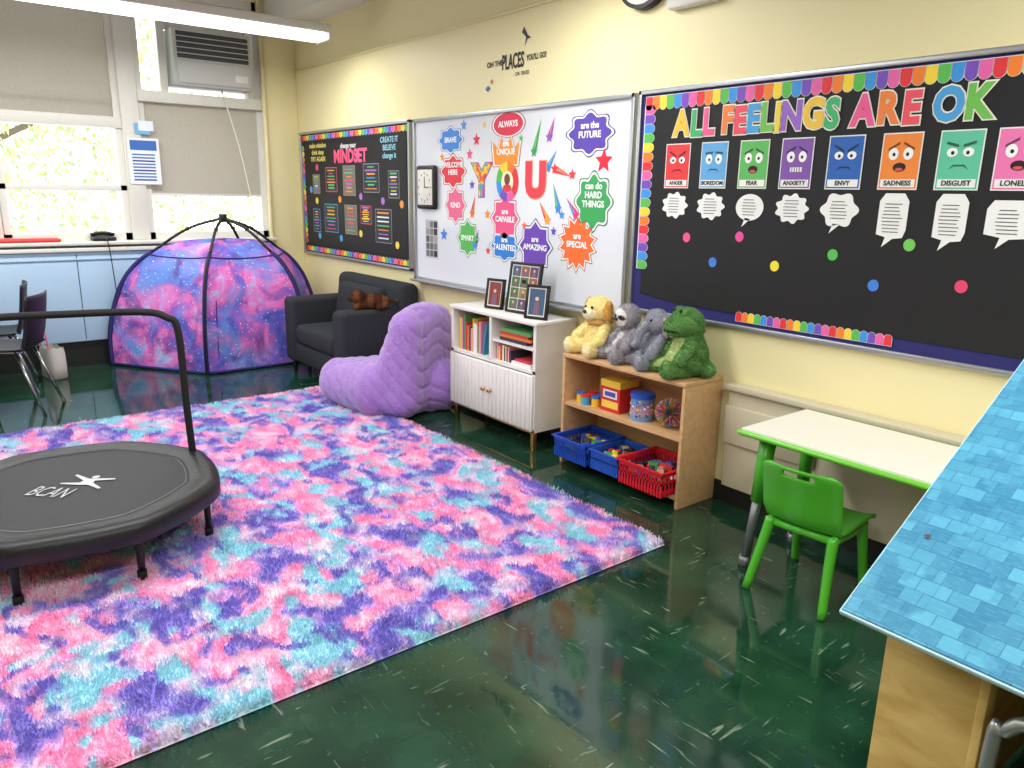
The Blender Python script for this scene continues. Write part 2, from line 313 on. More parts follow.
# ------------------------------------------------------------------ display boards
def frame(o,x0,x1,z0,z1,w=.022,d=.03):
    bb('frame_top',x0,x1,-d,0,z1-w,z1,M['alu'],o,.003);bb('frame_bottom',x0,x1,-d,0,z0,z0+w,M['alu'],o,.003)
    bb('frame_l',x0,x0+w,-d,0,z0,z1,M['alu'],o,.003);bb('frame_r',x1-w,x1,-d,0,z0,z1,M['alu'],o,.003)
def tabs(A,x0,x1,z0,z1,d,side,step=.05,length=.07,k0=0):
    n=int(round(((x1-x0) if side in 'tb' else (z1-z0))/step))
    for k in range(n):
        c=RB[(k+k0)%7]
        if side in 'tb':
            a=x0+k*step;b=a+step*.92;L=length
            ar=[((a+b)/2+(b-a)/2*math.cos(t),math.sin(t)*(b-a)/2) for t in [math.pi*q/8 for q in range(9)]]
            if side=='t': P=[(a,z1),(a,z1-L)]+[(x,z1-L-s) for x,s in ar[::-1]]+[(b,z1)]
            else: P=[(b,z0),(b,z0+L)]+[(x,z0+L+s) for x,s in ar]+[(a,z0)]
        else:
            a=z0+k*step;b=a+step*.92
            P=[(x0,a),(x0+length,a)]+[(x0+length+math.sin(t)*(b-a)/2,(a+b)/2-(b-a)/2*math.cos(t)) for t in [math.pi*q/8 for q in range(9)]]+[(x0,b)]
        W=[((x-sum(p[0] for p in P)/len(P))*1.12+sum(p[0] for p in P)/len(P),(z-sum(p[1] for p in P)/len(P))*1.06+sum(p[1] for p in P)/len(P)) for x,z in P]
        fl(A,W,d-.0007,(235,235,235));fl(A,P,d,c)
B=E('bulletin_board');bx0,bx1,bz0,bz1=4.42,7.35,.885,2.02
frame(B,bx0,bx1,bz0,bz1)
bb('navy_backing',bx0+.02,bx1-.02,-.016,-.003,bz0+.02,bz1-.02,M['navy'],B)
A=Acc()
fl(A,[(4.50,.99),(4.75,.965),(5.2,.955),(5.9,.96),(7.27,.95),(7.27,1.95),(5.5,1.955),(4.50,1.95)],.020,(17,17,20))
A.make('black_paper',M['paper'],B)
A=Acc()
tabs(A,4.47,7.3,1.9,1.985,.0225,'t',.046,.045);tabs(A,4.47,4.55,1.12,1.93,.0225,'l',.046,.045,3);tabs(A,5.12,5.88,.925,1.0,.0225,'b',.034,.03)
names=['ANGER','BOREDOM','FEAR','ANXIETY','ENVY','SADNESS','DISGUST','LONELY','PRIDE']
ccol=[(226,62,66),(98,170,222),(96,186,96),(130,84,170),(44,100,182),(242,138,58),(96,196,160),(238,120,178),(245,200,60)]
xs=[4.70,4.92,5.14,5.355,5.575,5.80,6.015,6.21,6.43]
for i,(x,c) in enumerate(zip(xs,ccol)):
    z=1.645;w=.072;h=.102
    fl(A,rect(x-w-.005,x+w+.005,z-h-.005,z+h+.005),.0225,(236,236,232));fl(A,rect(x-w,x+w,z-h,z+h),.0235,c)
    dk=tuple(int(v*.45) for v in c)
    fl(A,rect(x-w*.92,x+w*.92,z-h*.95,z-h*.66),.0242,(240,240,236))
    for s in (-1,1):
        fl(A,ell(x+s*.028,z+.028,.038,.032 if i in(0,4,6) else .046),.0245,(245,245,245));fl(A,ell(x+s*.026,z+.026,.012,.014),.0252,(15,15,15))
        sl=[.012,-.002,-.01,-.012,.012,-.012,.006,-.012,.0][i]
        a=x+s*.008;b=x+s*.05
        fl(A,[(a,z+.052-sl),(b,z+.052+sl),(b,z+.061+sl),(a,z+.061-sl)],.0252,dk)
    if i in (2,5,7): fl(A,ell(x,z-.022,.05,.034),.0245,(40,15,20));fl(A,ell(x,z-.03,.03,.012),.0252,(215,90,90))
    elif i==3: fl(A,rect(x-.03,x+.03,z-.035,z-.015),.0245,(240,240,240));[fl(A,rect(x-.03+q*.012,x-.027+q*.012,z-.035,z-.015),.0252,dk) for q in range(5)]
    else: fl(A,[(x-.035,z-.035),(x-.02,z-.016),(x+.02,z-.016),(x+.035,z-.035),(x+.018,z-.022),(x-.018,z-.022)],.0245,dk)
    bz=1.455 if i<5 else 1.43;bw=.135 if i not in(5,6) else .115;bh=.12 if i<5 else .19
    if i==7: bh=.15;bw=.15
    if i==4: bh=.135
    P=cloud(x,bz,bw*1.12,bh,9) if i in (0,1,3) else (cloud(x,bz,bw*1.15,bh,6) if i==4 else (ell(x,bz,bw*1.1,bh) if i==2 else [(x-bw/2,bz-bh/2+.03),(x-.02,bz-bh/2+.02),(x-.03,bz-bh/2-.02),(x+.01,bz-bh/2+.015),(x+bw/2-.01,bz-bh/2+.02),(x+bw/2,bz-bh/2+.05),(x+bw/2,bz+bh/2-.03),(x+bw/2-.02,bz+bh/2),(x-bw/2+.02,bz+bh/2),(x-bw/2,bz+bh/2-.03)]))
    fl(A,P,.0225,(240,240,238))
    if i in (2,4): fl(A,[(x-.02,bz-bh/2+.012),(x-.035,bz-bh/2-.03),(x+.01,bz-bh/2+.008)],.0225,(240,240,238))
    n=6 if i<5 else (9 if i<7 else 7)
    for q in range(n):
        ww_=.042*(1-.45*abs(q-(n-1)/2)/n);fl(A,rect(x-ww_,x+ww_*(.6+.4*rng.random()),bz+(q-(n-1)/2)*.0135-.0016,bz+(q-(n-1)/2)*.0135+.0016),.0235,(90,90,95))
for x,z,c in [(4.79,1.30,(235,90,150)),(4.96,1.19,(70,130,220)),(5.10,1.32,(235,80,160)),(5.30,1.20,(240,225,60)),(5.57,1.27,(90,190,90)),(5.76,1.16,(70,130,220)),(5.88,1.33,(120,200,90)),(6.09,1.19,(230,70,110)),(6.35,1.27,(240,150,50)),(6.6,1.17,(100,90,200))]:
    fl(A,ell(x,z,.046,.048),.0225,c)
A.make('cards_and_border',M['attr'],B)
for i,(x,c) in enumerate(zip(xs,names)): text('label_%d'%i,c,.026,(x,-.0252,1.645-.082),tm((30,30,30)),B,.0006)
TX="ALL FEELINGS ARE OK"
LC=[(240,195,60),(60,180,110),(235,90,150),(240,130,60),(235,80,100),(70,160,220),(110,190,80),(240,210,70),(150,100,200)]
obs=[];ci=0
for ch in TX:
    if ch==' ': obs.append(None);continue
    c=LC[ci%9];ci+=1;zz=1.838+.003*math.sin(ci*2.1)
    a_=text('outline_%d'%ci,ch,.160,(0,-.0235,zz),tm((242,236,222)),B,.0135);b_=text('letter_%d'%ci,ch,.160,(0,-.0258,zz),tm(c),B,.0075)
    xs_=[v.co.x for v in a_.data.vertices];obs.append((a_,b_,min(xs_),max(xs_)))
tot=sum((q[3]-q[2]) if q else .05 for q in obs);span=6.12-4.65;sc_=.82;gap=(span/sc_-tot)/(len(obs)-1)
x=0
for q in obs:
    if q is None: x+=.05+gap;continue
    xc=4.65+(x-q[2])*sc_
    for o_ in q[:2]: o_.location.x=xc;o_.scale.x=sc_
    x+=q[3]-q[2]+gap
B=E('whiteboard');frame(B,2.18,4.40,.84,2.015,.025,.035)
bb('surface',2.2,4.38,-.018,-.0,.86,1.99,M['wb'],B);bb('chalk_tray',2.2,4.38,-.09,-.02,.835,.85,M['alu'],B,.004)
A=Acc();D=.0195
decs=[('c',2.67,1.85,.26,.15,(70,140,220),'BRAVE'),('c',2.70,1.64,.26,.19,(228,60,70),'WELCOME\nHERE'),('s',2.73,1.41,.12,0,(240,110,150),'KIND'),('s',2.88,1.19,.12,0,(90,185,90),'SMART'),
('e',3.32,1.92,.30,.14,(222,50,80),'ALWAYS'),('k',3.30,1.76,.28,.17,(244,150,50),'are\nUNIQUE'),('s',3.30,1.34,.14,0,(238,90,140),'are\nCAPABLE'),('c',3.30,1.16,.26,.16,(50,130,215),'are\nTALENTED'),
('s',3.61,1.18,.15,0,(110,70,180),'are\nAMAZING'),('b',3.99,1.22,.15,0,(240,110,50),'are\nSPECIAL'),('c',4.11,1.46,.25,.27,(60,165,90),'can do\nHARD\nTHINGS'),('c',4.06,1.83,.31,.2,(92,70,170),'are the\nFUTURE')]
for t,x,z,w,h,c,s in decs:
    if t=='c':P=lambda q:cloud(x,z,w*q,h*q)
    elif t=='e':P=lambda q:ell(x,z,w*q,h*q)
    elif t=='s':P=lambda q:star(x,z,w*q,8,.78)
    elif t=='b':P=lambda q:star(x,z,w*q,14,.75)
    else:P=lambda q:[(x+a*w*q,z+b*h*q) for a,b in ((-.42,-.5),(.42,-.5),(.5,.35),(.28,.05),(.18,.5),(0,.15),(-.18,.5),(-.28,.05),(-.5,.35))]
    fl(A,P(1.16),D,tuple(int(v*.75) for v in c));fl(A,P(1.1),D+.0004,(245,245,245));fl(A,P(1),D+.0008,c)
for x,z,r,c in [(2.83,1.94,.04,(80,150,220)),(2.98,1.84,.045,(225,50,60)),(3.07,1.93,.025,(240,200,60)),(2.9,1.75,.04,(235,90,150)),(3.11,1.36,.035,(245,150,50)),(2.58,1.2,.05,(70,130,215)),(3.93,1.61,.035,(230,60,70)),(4.18,1.68,.07,(220,40,60)),(3.85,1.38,.03,(70,150,220)),(3.5,1.3,.03,(240,110,50)),(2.93,1.55,.035,(120,80,190)),(3.45,1.83,.025,(90,190,90)),(2.56,1.74,.03,(240,160,50)),(3.12,1.12,.03,(230,60,70)),(3.78,1.28,.03,(110,80,190))]:
    fl(A,star(x,z,r),D+.0005,c)
for x,z,L,an,c,c2 in [(3.61,1.84,.2,1.25,(60,160,90),(90,200,80)),(3.74,1.88,.12,1.2,(150,90,190),(240,100,160)),(3.75,1.70,.13,.9,(70,140,220),(110,180,230)),(3.85,1.62,.16,-.3,(230,60,70),(240,130,60)),(3.79,1.49,.16,1.9,(60,140,220),(90,200,120)),(3.68,1.40,.14,2.2,(240,170,50),(230,60,80)),(3.93,1.43,.13,2.3,(230,60,120),(80,150,220)),(2.95,1.42,.13,1.3,(240,120,60),(230,60,80)),(2.99,1.20,.12,1.2,(70,140,220),(100,90,200))]:
    u=Vector((math.cos(an),math.sin(an)));n=Vector((-u.y,u.x));p=Vector((x,z))
    fl(A,[p-u*L/2-n*.024,p+u*L/2,p-u*L/2-n*.002],D+.0004,c);fl(A,[p-u*L/2+n*.002,p+u*L/2,p-u*L/2+n*.024],D+.0004,c2);fl(A,star(p.x-u.x*L/2,p.y-u.y*L/2,.036),D+.0009,c)
for k in range(24):
    a0,a1=2*math.pi*k/24,2*math.pi*(k+1)/24;fl(A,[(3.32+r_*math.cos(t)*.115,1.57+r_*math.sin(t)*.125) for r_,t in ((.5,a0),(1,a0),(1,a1),(.5,a1))],D+.0014,RB[(k//3)%7])
fl(A,ell(3.32,1.57,.125,.135),D+.0018,(245,235,200));fl(A,ell(3.32,1.585,.06,.07),D+.0022,(120,70,50));fl(A,ell(3.32,1.53,.09,.05),D+.0022,(225,60,70))
fl(A,rect(2.33,2.50,1.02,1.30),D,(190,190,195))
for k in range(5):
    for q in range(3): fl(A,rect(2.34+q*.053,2.385+q*.053,1.03+k*.053,1.075+k*.053),D+.0008,(int(40+150*rng.random()),)*3)
A.make('stickers',M['attr'],B)
for t,x,z,w,h,c,s in decs:
    text('sticker_text',s,.05,(x,-D-.0016,z-(.0 if s.count('\n')==0 else -.018*s.count('\n'))),tm((250,250,250)),B,.0015)
text('letter_y','Y',.27,(3.04,-D-.001,1.57),M['rainbow'],B,.017);text('letter_y_edge','Y',.27,(3.04,-D-.0004,1.57),tm((150,60,160)),B,.023)
text('letter_u','U',.27,(3.60,-D-.001,1.57),tm((228,60,80)),B,.017);text('letter_u_edge','U',.27,(3.60,-D-.0004,1.57),tm((240,150,60)),B,.023)
o=E('square_clock',(2.385,-.02,1.53));bb('case',-.125,.125,-.035,.0,-.155,.155,M['black'],o,.03,4);bb('dial',-.098,.098,-.039,-.03,-.125,.125,M['white'],o,.002)
A=Acc()
for k in range(12):
    a=k*math.pi/6;A.poly([(.08*math.sin(a)+p,-.0405,.1*math.cos(a)+q) for p,q in ((-.004,-.007),(.004,-.007),(.004,.007),(-.004,.007))],(20,20,20))
A.box(-.003,.003,-.042,-.040,0,.075,(20,20,20));A.box(0,.055,-.043,-.041,-.003,.003,(20,20,20));A.make('hands',M['attr'],o)
B=E('bulletin_board');frame(B,.10,2.12,.895,2.02);A=Acc()
bb('backing',.12,2.10,-.012,-.003,.915,2.0,M['paper'],B)
tabs(A,.14,2.08,1.9,1.985,.0145,'t',.05,.02);tabs(A,.14,2.08,.93,.99,.0145,'b',.05,.02);tabs(A,.13,.2,1.0,1.9,.0145,'l',.05,.02)
fl(A,rect(.2,2.06,.995,1.905),.0155,(24,24,27))
PC=[(230,80,120),(240,150,60),(90,190,120),(80,160,220),(170,110,200),(240,210,80),(235,235,235)]
cards=[(.74,1.59,.22,.2),(1.09,1.58,.22,.24),(1.49,1.6,.26,.22),(.71,1.25,.26,.24),(1.10,1.25,.22,.24),(1.68,1.22,.26,.26),(1.38,1.3,.18,.14),(.42,1.55,.14,.16),(1.86,1.55,.16,.2),(.40,1.22,.14,.2)]
for i,(x,z,w,h) in enumerate(cards):
    fl(A,rect(x-w/2-.006,x+w/2+.006,z-h/2-.006,z+h/2+.006),.0158,(150,146,140) if i%3 else PC[i%6]);fl(A,rect(x-w/2,x+w/2,z-h/2,z+h/2),.0163,[(50,44,52),(120,110,100),(42,46,58)][i%3])
    for q in range(7):
        c=PC[int(rng.integers(7))];l=w*(.2+.22*rng.random());th=.006+.008*rng.random();zz=z-h*.4+q*h*.13;fl(A,rect(x-l,x+l*.9,zz,zz+th),.0168,c)
for x,z in [(.45,1.70),(.42,1.4),(1.98,1.4),(1.28,1.14),(.9,1.08),(.45,1.08),(1.90,1.08),(1.27,1.8),(.9,1.42),(1.3,1.45),(.30,1.5),(1.68,1.42)]: fl(A,ell(x,z,.06,.06),.0165,PC[int(rng.integers(6))])
A.make('posters',M['attr'],B)
text('title','MINDSET',.15,(1.12,-.017,1.78),tm((240,90,130)),B,.006);text('title_2','change your',.06,(1.09,-.017,1.87),tm((235,235,235)),B,.001)
for s,x,z,c in [('make mistakes\nthink deep\nTRY AGAIN',.48,1.83,(235,220,120)),('CREATE IT\nBELIEVE\nchange it',1.80,1.83,(150,210,230))]: text('quote',s,.06,(x,-.017,z),tm(c),B,.001)
B=E('wall_decal');K=tm((35,35,40))
text('a','OH THE',.045,(3.15,-.003,2.29),K,B,.001);text('b','PLACES',.12,(3.335,-.003,2.285),K,B,.003,sx=.55);text('c',"YOU'LL GO!",.045,(3.56,-.003,2.29),K,B,.001,sx=.75);text('d','- DR. SEUSS',.03,(3.42,-.003,2.21),K,B,0)
A=Acc();fl(A,[(3.42,2.44),(3.46,2.41),(3.45,2.36),(3.475,2.40),(3.51,2.40),(3.475,2.42),(3.44,2.47)],.003,(70,60,90));fl(A,[(3.05,2.15),(3.08,2.17),(3.11,2.15),(3.08,2.13)],.003,(80,120,170));fl(A,star(3.12,2.19,.02),.003,(220,120,60));A.make('bird',M['attr'],B)
o=E('wall_clock',(4.42,-.002,2.575))
def disc(name,r,y0,y1,m,par,n=48):
    return tube(name,[(0,y0,0),(0,y1,0)],r,m,par,n=n)
disc('rim',.17,0,-.05,M['black'],o);disc('face',.15,-.045,-.053,M['white'],o)
bb('hand_h',-.004,.004,-.058,-.054,0,.08,M['black'],o);bb('hand_m',0,.11,-.060,-.056,-.003,.003,M['black'],o)
o=E('intercom_speaker');bb('case',4.595,4.87,-.06,0,2.37,2.645,M['white'],o,.008)
for k in range(6): bb('slot_%d'%k,4.63,4.84,-.064,-.058,2.44+k*.03,2.45+k*.03,M['gray'],o)
# ------------------------------------------------------------------ rug
def hfield(x,y):
    return .5+.25*np.sin(x*23+3*np.sin(y*7))+.25*np.sin(y*27+3*np.sin(x*9))
def rug():
    x0,x1,y0,y1=1.93,5.295,-3.5,-.645
    o=E('shag_rug')
    nx,ny=160,140
    gx,gy=np.meshgrid(np.linspace(x0,x1,nx),np.linspace(y0,y1,ny));e=np.minimum.reduce([gx-x0,x1-gx,gy-y0,y1-gy]);z=.004+.016*np.clip(e/.03,0,1)+.005*hfield(gx,gy)*np.clip(e/.05,0,1)
    V=np.stack([gx,gy,z],-1).reshape(-1,3);Fq=[(j*nx+i,j*nx+i+1,(j+1)*nx+i+1,(j+1)*nx+i) for j in range(ny-1) for i in range(nx-1)]
    me=bpy.data.meshes.new('backing');me.from_pydata(V.tolist(),[],Fq);me.materials.append(M['rug']);link(bpy.data.objects.new('backing',me),o)
    N=320000
    px=x0+(x1-x0)*rng.random(N);py=y0+(y1-y0)*rng.random(N)
    h=hfield(px,py);L=.018+.012*h+.007*rng.random(N);cx=np.round(px/.03+rng.normal(0,.4,N));cy=np.round(py/.03+rng.normal(0,.4,N))
    ang=(np.sin(cx*12.9+cy*78.2)*43758.5)%1*2*np.pi+rng.normal(0,.6,N);lean=.2+.6*rng.random(N)
    wa=rng.random(N)*np.pi;w=.0026
    b=np.stack([px,py,np.full(N,.010)],-1);d=np.stack([np.cos(wa)*w,np.sin(wa)*w,np.zeros(N)],-1)
    tip=b+np.stack([np.cos(ang)*L*lean,np.sin(ang)*L*lean,L*np.sqrt(np.maximum(.15,1-lean**2))],-1)
    V=np.concatenate([b-d,b+d,tip+d*.5,tip-d*.5],0)
    me=bpy.data.meshes.new('pile');me.vertices.add(4*N);me.vertices.foreach_set('co',V.astype(np.float32).ravel())
    i=np.arange(N);li=np.stack([i,i+N,i+2*N,i+3*N],-1).ravel().astype(np.int32)
    me.loops.add(4*N);me.loops.foreach_set('vertex_index',li);me.polygons.add(N);me.polygons.foreach_set('loop_start',(i*4).astype(np.int32))
    me.update(calc_edges=True);me.materials.append(M['rug']);link(bpy.data.objects.new('pile',me),o)
rug()
# ------------------------------------------------------------------ tent
def tent():
    o=E('play_tent');base=[(.17,-1.83),(.97,-1.29),(.97,-.42),(.54,-.12),(.17,-.55)];hub=Vector((.52,-.93))
    prof=smoothpts([(1,0,0),(.995,.25,0),(.94,.50,0),(.83,.75,0),(.64,.94,0),(.36,1.05,0),(0,1.075,0)],5)
    def pole(b,s=1.0): return [Vector((hub.x+(b[0]-hub.x)*p.x*s,hub.y+(b[1]-hub.y)*p.x*s,p.y)) for p in prof]
    n=len(prof);V=[];Fq=[];K=12
    for i in range(5):
        P,Q=pole(base[i]),pole(base[(i+1)%5]);s0=len(V)
        for j in range(n):
            for k in range(K+1):
                t=k/K;p=P[j].lerp(Q[j],t);sag=4*t*(1-t)*.045*math.sin(math.pi*min(1,j/(n-1)*1.2))
                dd=Vector((hub.x-p.x,hub.y-p.y,0))
                if dd.length>.01: p=p+dd.normalized()*sag*.8
                p+=Vector((.004*math.sin(p.z*19+i),.004*math.sin(p.z*23+t*9),0))
                p.z-=.03*4*t*(1-t)*(j/(n-1));V.append(p+Vector((0,0,.006)))
        for j in range(n-1):
            for k in range(K):
                Fq.append((s0+j*(K+1)+k,s0+j*(K+1)+k+1,s0+(j+1)*(K+1)+k+1,s0+(j+1)*(K+1)+k))
        tube('roof_seam_%d'%i,[V[s0+20*(K+1)+k]+(Vector((V[s0+20*(K+1)+k].x-hub.x,V[s0+20*(K+1)+k].y-hub.y,0)).normalized()*.004) for k in range(K+1)],.005,M['navy'],o)
    m=bpy.data.meshes.new('fabric');m.from_pydata(V,[],Fq);m.materials.append(M['galaxy'])
    for p in m.polygons:p.use_smooth=True
    link(bpy.data.objects.new('fabric',m),o)
    ht=Vector((hub.x,hub.y,1.25))
    for i,b in enumerate(base):
        P=pole(b,1.012);cut=[p for p in P if p.z<.99]
        tube('seam_%d'%i,cut,.017,M['navy'],o);tube('pole_%d'%i,[p+Vector((p.x-hub.x,p.y-hub.y,0)).normalized()*.012 for p in cut],.010,M['black'],o)
        e=cut[-1];mid=e.lerp(ht,.5)+Vector((0,0,.05));tube('hub_arm_%d'%i,[e,mid,ht],.012,M['black'],o,5)
        box('clip_%d'%i,mid,(.03,.03,.03),M['black'],o,.006)
        q=base[(i+1)%5];tube('hem_%d'%i,[(b[0],b[1],.015),(q[0],q[1],.015)],.012,M['navy'],o)
    box('hub',ht,(.06,.06,.07),M['black'],o,.01)
    P,Q=pole(base[1],1.0),pole(base[2],1.0)
    for k,t in enumerate((.12,.88)): tube('zip_%d'%k,[P[j].lerp(Q[j],t)+Vector((-.01,0,0)) for j in range(0,14,2)],.004,M['navy'],o)
tent()
# ------------------------------------------------------------------ armchair
o=E('armchair')
F_=M['sofa']
bb('base',1.16,2.20,-.66,-.08,.10,.26,F_,o,.02)
bb('arm_left',1.12,1.31,-.68,-.07,.09,.63,F_,o,.045,4);bb('arm_right',2.04,2.23,-.68,-.07,.09,.63,F_,o,.045,4)
box('backrest',(1.69,-.13,.47),(1.12,.17,.69),F_,o,.06,(-.10,0,0),4)
bb('seat_cushion',1.315,2.035,-.67,-.20,.25,.42,F_,o,.05,4);box('back_cushion',(1.675,-.24,.58),(.70,.13,.36),F_,o,.055,(-.16,0,0),4)
for k,(x,y) in enumerate(((1.18,-.62),(2.17,-.62),(1.18,-.12),(2.17,-.12))): tube('leg_%d'%k,[(x,y,.11),(x,y,0)],.022,M['black'],o,r2=.016)
# ------------------------------------------------------------------ blobs
def blob(balls,vox=.006,smooth=4):
    me=bpy.data.meshes.new('t');bm=bmesh.new()
    for c,r in balls:
        r=(r,r,r) if isinstance(r,(int,float)) else r
        bmesh.ops.create_icosphere(bm,subdivisions=3,radius=1,matrix=Matrix.Translation(c)@Matrix.Diagonal((*r,1)))
    bm.to_mesh(me);bm.free();o=bpy.data.objects.new('t',me);COL.objects.link(o)
    m=o.modifiers.new('r','REMESH');m.mode='VOXEL';m.voxel_size=vox
    s=o.modifiers.new('s','SMOOTH');s.iterations=smooth;s.factor=.6
    bpy.context.view_layer.update();r=bpy.data.meshes.new_from_object(o.evaluated_get(bpy.context.evaluated_depsgraph_get()));bpy.data.objects.remove(o);return r
def chain(a,b,r0,r1,n=6): 
    a,b=Vector(a),Vector(b);return [(a.lerp(b,i/(n-1)),r0+(r1-r0)*i/(n-1)) for i in range(n)]
def lounge():
    o=E('floor_lounge_chair')
    B=[]
    P1,P2,P3,P4=Vector((2.38,-.79,0)),Vector((2.80,-.74,0)),Vector((2.92,-.26,0)),Vector((2.49,-.36,0))
    for i in range(7):
        for j in range(6):
            u,v=i/6,j/5;p=(P1.lerp(P2,u)).lerp(P4.lerp(P3,u),v);B.append((Vector((p.x,p.y,.17+.01*u)),(.14,.14,.17+.015*u)))
    a,b=Vector((2.95,-.60,0)),Vector((2.76,-.24,0));f=Vector((-.84,-.54,0))
    for i in range(8):
        for j in range(11):
            u,v=i/7,j/10;z=.14+v*.52;r=.135-.025*v
            for w in (0,.5,1):
                off=(1-v)**1.4*.17*w-.03*v
                B.append((a.lerp(b,u)+f*off+Vector((0,0,z-.035*(2*u-1)**2*v)),r))
    me=blob(B,.015,4)
    nm=[v.normal.copy() for v in me.vertices]
    ax=Vector((.54,-.84,0));fx=Vector((-.84,-.54,0))
    for v,n in zip(me.vertices,nm):
        p=v.co;s=p.dot(fx);t=p.dot(ax)
        wv=.03*math.sin(t*16)
        q=1-math.exp(-abs(math.sin((p.z*.9-s*1.0+wv)*30))*5);r=1-math.exp(-abs(math.sin(t*12+.5))*7)
        v.co=p+n*(.015*q+.009*r-.02)
        if v.co.z<.0: v.co.z=0
    for p in me.polygons:p.use_smooth=True
    me.materials.clear();me.materials.append(M['purple']);link(bpy.data.objects.new('cushion',me),o)
lounge()
# ------------------------------------------------------------------ trampoline
def tramp():
    o=E('mini_trampoline');cx,cy=3.79,-2.68;dz=.02
    av=[math.radians(59+45*k) for k in range(8)]
    def ring(R,z):
        P=[]
        for k in range(96):
            a=2*math.pi*k/96;b=(a-av[0]+math.pi/8)%(math.pi/4)-math.pi/8
            rr=R*(math.cos(math.pi/8)/math.cos(math.pi/8-abs(b))*.5+.5)
            P.append(Vector((cx+rr*math.cos(a),cy+rr*math.sin(a),z+dz)))
        return P
    def loft(name,rings,m,cap=False):
        V=[p for r in rings for p in r];n=96;Fq=[(i*n+k,i*n+(k+1)%n,(i+1)*n+(k+1)%n,(i+1)*n+k) for i in range(len(rings)-1) for k in range(n)]
        if cap: Fq.append(tuple(range((len(rings)-1)*n,len(rings)*n)))
        me=bpy.data.meshes.new(name);me.from_pydata(V,[],Fq);me.materials.append(m)
        for p in me.polygons:p.use_smooth=len(p.vertices)==4
        return link(bpy.data.objects.new(name,me),o)
    loft('pad',[ring(.575,.17),ring(.590,.19),ring(.592,.235),ring(.575,.258),ring(.54,.266),ring(.49,.262),ring(.465,.252)],M['padblk'])
    loft('jump_mat',[ring(.475,.250),ring(.45,.2505),ring(.2,.2495)],M['matblk'],True)
    loft('stitching',[ring(.452,.2525),ring(.449,.2528)],M['gray'])
    loft('frame',[ring(.54,.20),ring(.56,.22),ring(.54,.24),ring(.52,.22),ring(.54,.20)],M['black'])
    for k,a in enumerate(av):
        x,y=cx+.53*math.cos(a),cy+.53*math.sin(a)
        tube('leg_%d'%k,[(x,y,.24),(x,y,.03)],.014,M['black'],o);tube('foot_%d'%k,[(x,y,.06),(x,y,.026)],.018,M['foam'],o)
    P=[(3.66,-2.15,.03),(3.65,-2.165,.5),(3.64,-2.17,.86),(3.62,-2.21,.925),(3.57,-2.30,.95),(3.50,-2.60,.955),(3.42,-2.90,.95),(3.39,-2.98,.925),(3.375,-3.02,.86),(3.37,-3.03,.5),(3.37,-3.04,.03)]
    tube('handlebar',P,.0165,M['foam'],o,6,n=14)
    W=tm((185,185,190));an=math.radians(44)
    z=.2535+dz
    text('logo','BCAN',.14,(cx+.03,cy-.09,z),W,o,-.0005,rot=(0,0,an),sx=.46)
    A=Acc();c=Vector((cx-.02,cy+.06,0));sc=.8;r=lambda u,v:(c.x+sc*(u*math.cos(an)-v*math.sin(an)),c.y+sc*(u*math.sin(an)+v*math.cos(an)),z)
    A.poly([r(*p) for p in ((-.02,.03),(-.12,.075),(-.125,.06),(-.03,-.0),(-.03,-.03),(-.12,-.05),(-.12,-.065),(-.01,-.06),(.03,-.05),(.12,-.09),(.125,-.075),(.04,-.02),(.03,.01),(.12,.045),(.115,.06),(.02,.04))],(190,190,196))
    A.poly([r(.0+.02*math.cos(t),.06+.02*math.sin(t)) for t in [k*math.pi/8 for k in range(16)]],(190,190,196))
    A.make('logo_figure',M['attr'],o)
tramp()
# ------------------------------------------------------------------ white cabinet
o=E('storage_cabinet');c=M['cab'];x0,x1,y0,y1=3.14,4.01,-.33,-.02
bb('top',x0-.01,x1+.01,y0-.01,y1,.762,.785,c,o,.003);bb('side_l',x0,x0+.025,y0,y1,.12,.762,c,o);bb('side_r',x1-.025,x1,y0,y1,.12,.762,c,o)
bb('bottom',x0,x1,y0,y1,.12,.14,c,o);bb('mid_shelf',x0,x1,y0,y1,.475,.495,c,o);bb('divider',3.558,3.582,y0,y1,.49,.765,c,o);bb('right_shelf',3.582,x1,y0+.01,y1,.61,.626,c,o);bb('back',x0,x1,y1-.008,y1,.12,.77,c,o)
for k in range(2):
    a=x0+.006+k*.43;bb('door_%d'%k,a,a+.427,y0-.016,y0,.13,.47,c,o,.003)
    for q in range(10): bb('flute_%d_%d'%(k,q),a+.01+q*.041,a+.042+q*.041,y0-.021,y0-.015,.135,.465,c,o,.004)
    kx=3.54 if k==0 else 3.605;tube('knob_%d'%k,[(kx,y0-.016,.30),(kx,y0-.045,.30)],.011,M['gold'],o)
for k,(x,y) in enumerate(((x0+.03,y0+.025),(x1-.03,y0+.025),(x0+.03,y1-.025),(x1-.03,y1-.025))): bb('leg_%d'%k,x-.014,x+.014,y-.014,y+.014,0,.115,M['gold'],o,.002)
for n_,a in (('rail_f',y0+.025),('rail_b',y1-.025)): bb(n_,x0+.02,x1-.02,a-.01,a+.01,.105,.122,M['gold'],o)
A=Acc();x=3.19
cb=[(200,60,60),(230,200,80),(60,120,180),(235,235,230),(90,160,90),(220,120,60),(120,80,150),(60,60,70),(230,150,170)]
while x<3.42:
    w=.010+.013*rng.random();h=.15+.08*rng.random();A.box(x,x+w-.0015,-.30,-.13,.496,.496+h,cb[int(rng.integers(9))],0,0);x+=w
A.box(3.44,3.46,-.30,-.13,.496,.70,(60,130,160),0,.18)
z=.627
for k in range(4):
    h=.012+.012*rng.random();A.box(3.64+.02*rng.random(),3.90+.04*rng.random(),-.31,-.14,z,z+h,cb[int(rng.integers(9))]);z+=h+.001
x=3.60
